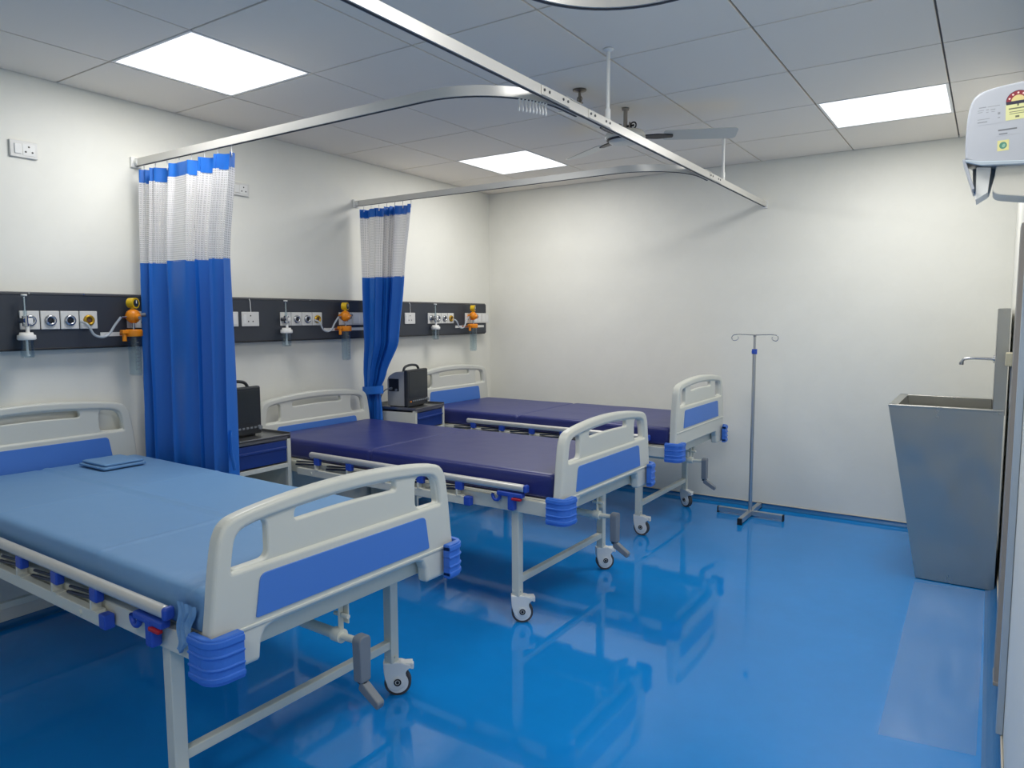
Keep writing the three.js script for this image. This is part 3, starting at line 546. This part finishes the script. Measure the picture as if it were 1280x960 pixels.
function monitor(label, pos, turn) {
  const t = thing('patient_monitor', label, 'monitor', pos, turn, 'patient monitors on the bedside cabinets');
  part(t, 'rear_case', extrude(roundPoly([[-0.1, 0.012], [0.05, 0.012], [0.05, 0.262], [-0.03, 0.262], [-0.1, 0.22]], [0.012, 0.005, 0.008, 0.03, 0.03]), 0.244, 0.004, 2).translate(0, 0, -0.122), M.monitorBody);
  part(t, 'feet', [bx(-0.09, -0.06, 0, 0.014, -0.11, 0.11, 0.003), bx(0.03, 0.06, 0, 0.014, -0.11, 0.11, 0.003)], M.dark);
  const f = part(t, 'front_bezel', [bx(0.048, 0.082, 0.01, 0.275, -0.137, 0.137, 0.01, 2)], M.monitor);
  part(f, 'screen', bx(0.081, 0.0835, 0.075, 0.255, -0.115, 0.115, 0.001), M.screen);
  for (let k = 0; k < 7; k++) part(f, 'button', bx(0.081, 0.0848, 0.042, 0.053, -0.1 + 0.026 * k, -0.084 + 0.026 * k, 0.002), M.greyPlastic);
  part(f, 'alarm_light', bx(0.081, 0.0845, 0.04, 0.05, 0.088, 0.104, 0.002), M.orange, 'small amber indicator');
  part(f, 'dial_knob', cyl([0.081, 0.045, -0.118], [0.096, 0.045, -0.118], 0.013, 0.012, 20), M.greyPlastic);
  part(t, 'handle', tube([[0.03, 0.262, 0.11], [0.028, 0.29, 0.09], [0.026, 0.302, 0.04], [0.026, 0.304, -0.02], [0.028, 0.292, -0.075], [0.03, 0.262, -0.095]], 0.009, 40, 10), M.monitor);
  part(t, 'side_socket_panel', bx(-0.085, 0.0, 0.12, 0.21, 0.122, 0.129, 0.002), M.dark);
  part(t, 'probe_plug', [cyl([-0.06, 0.14, 0.127], [-0.06, 0.14, 0.15], 0.009), cyl([-0.02, 0.13, 0.127], [-0.02, 0.13, 0.135], 0.009)], M.greyPlastic);
  part(t, 'cable', tube([[-0.06, 0.14, 0.15], [-0.08, 0.135, 0.17], [-0.11, 0.1, 0.18], [-0.13, 0.04, 0.175], [-0.14, 0.006, 0.15]], 0.004, 30, 8), M.greyPlastic);
}
monitor('black patient monitor on the cabinet behind the hanging curtain', [0.33, 0.7635, 2.985], 0.05);
monitor('grey and black patient monitor on the cabinet beside the gathered curtain', [0.225, 0.7635, 1.43], 0.15);

// ---------------------------------------------------------------- drip stand
{
  const t = thing('drip_stand', 'thin steel drip stand with cross base before the back wall', 'drip stand', [2.412, 0, 0.3], 0);
  part(t, 'cross_base', [bx(-0.225, 0.225, 0.012, 0.044, -0.015, 0.015, 0.002), bx(-0.015, 0.015, 0.012, 0.044, -0.25, -0.016, 0.002), bx(-0.015, 0.015, 0.012, 0.044, 0.016, 0.25, 0.002)], M.alu);
  for (const [x, z] of [[0.226, 0], [-0.226, 0], [0, 0.251], [0, -0.251]]) part(t, 'foot', [bx(x - (x ? 0.005 : 0.016), x + (x ? 0.005 : 0.016), 0.0, 0.045, z - (z ? 0.005 : 0.016), z + (z ? 0.005 : 0.016), 0.002)], M.dark);
  part(t, 'pole', [cyl([0, 0.04, 0], [0, 1.17, 0], 0.0125), cyl([0, 1.17, 0], [0, 1.272, 0], 0.0085)], M.alu);
  part(t, 'height_knob', [cyl([0, 1.152, 0], [0, 1.186, 0], 0.018), cyl([0, 1.168, 0.01], [0, 1.168, 0.034], 0.011)], M.postBlue, 'blue height clamp');
  part(t, 'hook_bar', [cyl([0, 1.27, 0], [0, 1.284, 0], 0.01), ...[-1, 1].map(s => tube([[0, 1.283, 0], [s * 0.07, 1.286, 0], [s * 0.125, 1.286, 0], [s * 0.15, 1.28, 0.004], [s * 0.158, 1.262, 0.006], [s * 0.146, 1.245, 0.004], [s * 0.124, 1.248, 0], [s * 0.114, 1.262, -0.002], [s * 0.118, 1.272, -0.002]], 0.0028, 60, 8))], M.chrome);
}

// ---------------------------------------------------------------- steel scrub sink
{
  const t = thing('scrub_sink', 'tapered stainless steel scrub sink with tall backsplash standing by the right wall', 'sink');
  const zb = 0.42, zf = 1.03, top = 0.925;
  const q = (a, b, c, d) => { const g = new THREE.BufferGeometry(), P = [a, b, c, d].flat(), n = [a, b, c, d]; g.setAttribute('position', new THREE.Float32BufferAttribute(P, 3)); g.setIndex([0, 1, 2, 0, 2, 3]); g.setAttribute('uv', new THREE.Float32BufferAttribute([0, 0, 1, 0, 1, 1, 0, 1], 2)); g.computeVertexNormals(); return g; };
  const B = [3.492, 3.845], T = [3.327, 3.842], fz = 1.03, bz = zb;
  const dented = (a, b, c, d) => {                 // sheet steel with faint buckles
    const n = 24, g = new THREE.PlaneGeometry(1, 1, n, n), p = g.attributes.position, A = V(...a), D = V(...d), nn = V(...b).sub(A).cross(D.clone().sub(A)).normalize();
    for (let i = 0; i < p.count; i++) { const u = p.getX(i) + 0.5, v = p.getY(i) + 0.5, e = Math.min(1, 12 * u * (1 - u) * 4 * v * (1 - v)); const P = A.clone().lerp(V(...b), u).lerp(D.clone().lerp(V(...c), u), v).addScaledVector(nn, e * (0.009 * fbm(u * 2.6 + 2, v * 3.6 + 1, 2) - 0.002)); p.setXYZ(i, P.x, P.y, P.z); }
    g.computeVertexNormals(); return g;
  };
  part(t, 'front_panel', dented([B[0], 0.004, fz], [B[1], 0.004, fz], [T[1], top, fz], [T[0], top, fz]), M.steel);
  part(t, 'side_panel', dented([B[0], 0.004, bz], [B[0], 0.004, fz], [T[0], top, fz], [T[0], top, bz]), M.steel);
  part(t, 'back_side_panel', q([B[1], 0.004, bz], [B[0], 0.004, bz], [T[0], top, bz], [T[1], top, bz]), M.steel);
  part(t, 'wall_panel', q([B[1], 0.004, fz], [B[1], 0.004, bz], [T[1], top, bz], [T[1], top, fz]), M.steel);
  const r = 0.028;
  part(t, 'rim', [bx(T[0] - 0.002, T[1], top, top + 0.012, fz - r, fz + 0.002, 0.003), bx(T[0] - 0.002, T[1], top, top + 0.012, bz, bz + r, 0.003), bx(T[0] - 0.002, T[0] + r + 0.015, top, top + 0.012, bz, fz, 0.003)], M.steel);
  const bi = [T[0] + r + 0.01, 3.79, bz + r, fz - r], bo = [3.42, 3.78, bz + 0.035, fz - 0.04], by = 0.7;
  part(t, 'basin', [q([bo[0], by, bo[2]], [bo[0], by, bo[3]], [bi[0], top + 0.01, bi[3]], [bi[0], top + 0.01, bi[2]]), q([bo[0], by, bo[3]], [bo[1], by, bo[3]], [bi[1], top + 0.01, bi[3]], [bi[0], top + 0.01, bi[3]]), q([bo[1], by, bo[3]], [bo[1], by, bo[2]], [bi[1], top + 0.01, bi[2]], [bi[1], top + 0.01, bi[3]]), q([bo[1], by, bo[2]], [bo[0], by, bo[2]], [bi[0], top + 0.01, bi[2]], [bi[1], top + 0.01, bi[2]]), q([bo[0], by, bo[2]], [bo[1], by, bo[2]], [bo[1], by, bo[3]], [bo[0], by, bo[3]])], M.steel);
  part(t, 'backsplash', bx(3.793, 3.846, 0.91, 1.448, bz, fz + 0.001, 0.004), M.steel);
  part(t, 'drain', cyl([3.63, by, 0.72], [3.63, by + 0.003, 0.72], 0.035, 0.035, 24), M.chrome);
  const tp = part(t, 'tap', [tube([[3.794, 1.182, 0.8], [3.72, 1.184, 0.8], [3.668, 1.182, 0.8], [3.65, 1.174, 0.8], [3.644, 1.158, 0.8]], 0.008, 30, 12), cyl([3.644, 1.162, 0.8], [3.643, 1.148, 0.8], 0.011)], M.chrome);
  part(tp, 'flange', cyl([3.785, 1.182, 0.8], [3.794, 1.182, 0.8], 0.02), M.chrome);
}
single('floor_film', 'strip of clear protective film left on the floor before the steel sink', 'film', [prism([[3.494, 1.1], [3.514, 2.753], [3.793, 2.712], [3.806, 1.05]], 0.0006, 0.0012)], M.film);

// ---------------------------------------------------------------- right wall: air conditioner, trunking, box
{
  const z0 = 2.8, z1 = 2.95, t = thing('air_conditioner', 'white split air conditioner mounted high on the right wall', 'air conditioner', [0, 0, 0]);
  const prof = roundPoly([[3.858, 2.04], [3.73, 2.028], [3.695, 2.012], [3.684, 1.97], [3.681, 1.9], [3.683, 1.845], [3.72, 1.824], [3.858, 1.812]], [0.004, 0.04, 0.02, 0.03, 0.03, 0.006, 0.02, 0.004]);
  const body = part(t, 'body', extrude(prof, z1 - z0 - 0.012, 0.006, 3).translate(0, 0, z0 + 0.006), M.acWhite);
  const low = part(t, 'lower_casing', extrude(roundPoly([[3.858, 1.818], [3.756, 1.82], [3.75, 1.752], [3.762, 1.742], [3.83, 1.73], [3.858, 1.732]], [0.002, 0.004, 0.01, 0.01, 0.02, 0.002]), z1 - z0 - 0.03, 0.003, 2).translate(0, 0, z0 + 0.01), M.fanWhite);
  part(t, 'air_outlet', extrude(roundPoly([[3.756, 1.822], [3.7, 1.83], [3.705, 1.76], [3.742, 1.752]], 0.004), z1 - z0 - 0.1, 0.002, 1).translate(0, 0, z0 + 0.02), M.acGrey);
  part(t, 'front_flap', extrude(roundPoly([[3.676, 1.846], [3.683, 1.848], [3.709, 1.764], [3.703, 1.76]], 0.002), z1 - z0 - 0.02, 0.001, 1).translate(0, 0, z0 + 0.008), M.acWhite);
  part(t, 'louvre', extrude(roundPoly([[3.71, 1.825], [3.745, 1.82], [3.74, 1.752], [3.712, 1.734]], 0.003), z1 - z0 - 0.04, 0.001, 1).translate(0, 0, z0 + 0.012), M.white);
  part(t, 'end_trim', extrude(roundPoly([[3.683, 1.843], [3.72, 1.834], [3.858, 1.822], [3.858, 1.812], [3.72, 1.822], [3.684, 1.835]], 0.004), 0.006, 0.002, 1).translate(0, 0, z1 - 0.002), M.acGrey);
  const sticker = (name, x, y, w, h, draw, rot = 0.03) => {
    const m = part(t, name, new THREE.BoxGeometry(w, h, 0.0006), new THREE.MeshStandardMaterial({ map: canvasTex(256, Math.round(256 * h / w), draw), roughness: 0.45 }));
    m.position.set(x, y, z1 + 0.0001); m.rotation.z = rot; return m;
  };
  const W = '#b3b7bf';
  sticker('energy_label', 3.797, 1.978, 0.054, 0.084, (c, w, h) => {
    c.fillStyle = W; c.fillRect(0, 0, w, h); c.fillStyle = '#d9d9a0'; c.fillRect(0, h * 0.5, w, h * 0.5);
    c.fillStyle = '#2e2c40'; c.beginPath(); c.arc(w / 2, h * 0.42, w * 0.5, Math.PI * 0.9, Math.PI * 2.1); c.fill();
    c.fillStyle = '#8c2a38'; c.beginPath(); c.arc(w / 2, h * 0.42, w * 0.48, Math.PI, Math.PI * 2); c.fill();
    c.fillStyle = '#d9c98a'; c.beginPath(); c.arc(w / 2, h * 0.42, w * 0.28, Math.PI, Math.PI * 2); c.fill();
    c.fillStyle = '#f0d8d0'; for (let k = 0; k < 5; k++) { const a = Math.PI * (1.12 + 0.19 * k); c.beginPath(); c.arc(w / 2 + w * 0.38 * Math.cos(a), h * 0.42 + w * 0.38 * Math.sin(a), w * 0.045, 0, 7); c.fill(); }
    c.fillStyle = '#6d6f58'; c.fillRect(w * 0.46, h * 0.52, w * 0.08, h * 0.06); c.fillRect(w * 0.12, h * 0.63, w * 0.76, h * 0.04); c.fillRect(w * 0.15, h * 0.74, w * 0.6, h * 0.02); c.fillRect(w * 0.15, h * 0.8, w * 0.66, h * 0.02); c.fillRect(w * 0.4, h * 0.88, w * 0.16, h * 0.06);
  });
  sticker('rating_print', 3.735, 1.957, 0.056, 0.05, (c, w, h) => { c.fillStyle = W; c.fillRect(0, 0, w, h); c.fillStyle = '#8d9096'; [[0.05, 0.04, 0.3, 0.05], [0.4, 0.06, 0.5, 0.03], [0.0, 0.2, 0.26, 0.03], [0.0, 0.3, 0.2, 0.03], [0.34, 0.2, 0.12, 0.04], [0.52, 0.22, 0.2, 0.04], [0.34, 0.34, 0.1, 0.03], [0.56, 0.34, 0.14, 0.03], [0.82, 0.44, 0.1, 0.12], [0, 0.68, 0.5, 0.03], [0, 0.82, 0.4, 0.06], [0.82, 0.7, 0.1, 0.05]].forEach(r => c.fillRect(r[0] * w, r[1] * h, r[2] * w, r[3] * h)); });
  sticker('printed_line', 3.778, 1.908, 0.05, 0.02, (c, w, h) => { c.fillStyle = W; c.fillRect(0, 0, w, h); c.fillStyle = '#6f7278'; c.fillRect(w * 0.06, h * 0.18, w * 0.84, h * 0.2); c.fillRect(w * 0.1, h * 0.72, w * 0.38, h * 0.14); });
  sticker('eco_label', 3.769, 1.871, 0.026, 0.028, (c, w, h) => { c.fillStyle = '#d9d493'; c.fillRect(0, 0, w, h); c.fillStyle = '#4f8a78'; c.beginPath(); c.ellipse(w / 2, h / 2, w * 0.33, h * 0.33, 0, 0, 7); c.fill(); c.fillStyle = '#8fb7a0'; c.beginPath(); c.ellipse(w * 0.55, h * 0.52, w * 0.14, h * 0.18, 0.4, 0, 7); c.fill(); });

  const k = thing('wall_trunking', 'brownish grey vertical trunking strip on the right wall below the air conditioner', 'trunking');
  part(k, 'channel', bx(3.836, 3.861, 0.085, 1.728, 2.2, 2.32, 0.006), M.trunk); part(k, 'end_cap', bx(3.834, 3.861, 0.075, 0.09, 2.196, 2.324, 0.003), M.trunk);
  single('wall_batten', 'pale grey vertical batten on the right wall beside the trunking', 'batten', bx(3.842, 3.861, 0.065, 1.6, 2.62, 2.66, 0.003), M.acGrey);
  const j = thing('junction_box', 'small beige box on the right wall just behind the sink backsplash', 'box');
  part(j, 'box', bx(3.832, 3.861, 1.17, 1.235, 1.16, 1.22, 0.006), M.beige); part(j, 'cable', tube([[3.856, 1.17, 1.19], [3.858, 1.05, 1.2], [3.857, 0.98, 1.3], [3.856, 1.05, 1.5], [3.858, 1.1, 1.62]], 0.003, 30, 6), M.greyPlastic);
}

// ---------------------------------------------------------------- ceiling fan and sprinkler
{
  const y = 2.37, t = thing('ceiling_fan', 'cream three-blade ceiling fan hung behind the curtain track', 'ceiling fan', [2.095, 0, 1.757]);
  part(t, 'downrod', [cyl([0, y + 0.02, 0], [0, H - 0.001, 0], 0.011), lathe([[0, H - 0.001], [0.02, H - 0.001], [0.018, H - 0.012], [0, H - 0.012]]), bx(-0.03, -0.026, y + 0.03, y + 0.07, -0.015, 0.015), bx(0.026, 0.03, y + 0.03, y + 0.07, -0.015, 0.015)], M.trunk);
  part(t, 'shackle_bolt', [cyl([-0.045, y + 0.052, 0], [0.05, y + 0.052, 0], 0.006), new THREE.TorusGeometry(0.016, 0.004, 8, 18).translate(0.046, y + 0.052, 0)], M.fanDark);
  part(t, 'motor', lathe([[0, y + 0.035], [0.05, y + 0.034], [0.095, y + 0.022], [0.108, y + 0.004], [0.106, y - 0.014], [0.096, y - 0.018], [0, y - 0.018]], 40), M.fanWhite);
  part(t, 'motor_ring', lathe([[0.098, y - 0.012], [0.1, y - 0.02], [0.092, y - 0.026], [0.086, y - 0.022]], 40), M.fanDark);
  part(t, 'bottom_cap', lathe([[0.088, y - 0.02], [0.085, y - 0.03], [0.06, y - 0.036], [0, y - 0.037]], 36), M.fanWhite);
  const s = roundPoly([[0.2, -0.055], [0.58, -0.062], [0.58, 0.062], [0.2, 0.055]], [0.02, 0.03, 0.03, 0.02]);
  for (let k = 0; k < 3; k++) {
    const b = part(t, 'blade', extrude(s, 0.002, 0.001, 1).rotateX(-Math.PI / 2).rotateX(-0.2).translate(0, y, 0), M.fanWhite); b.rotation.y = 0.47 + k * Math.PI * 2 / 3;
    part(b, 'blade_bracket', [extrude(roundPoly([[0.09, -0.02], [0.17, -0.03], [0.25, -0.016], [0.25, 0.016], [0.17, 0.03], [0.09, 0.02]], 0.01), 0.004, 0.001, 1).rotateX(-Math.PI / 2).rotateX(-0.15).translate(0, y - 0.006, 0)], M.fanDark);
  }
  const sp = thing('sprinkler_head', 'small bronze sprinkler head under the ceiling beside the fan', 'sprinkler', [2.04, 0, 2.166]);
  part(sp, 'escutcheon', lathe([[0, H - 0.001], [0.034, H - 0.001], [0.033, H - 0.006], [0.012, H - 0.012], [0, H - 0.012]], 28), M.sprinkler);
  part(sp, 'frame_arm', [cyl([0, H - 0.055, 0], [0, H - 0.01, 0], 0.007), new THREE.TorusGeometry(0.013, 0.003, 8, 20).translate(0, H - 0.045, 0)], M.sprinkler);
  part(sp, 'deflector', lathe([[0, H - 0.06], [0.018, H - 0.062], [0.018, H - 0.064], [0, H - 0.064]], 24), M.sprinkler);
}
renderer.render(scene, camera);
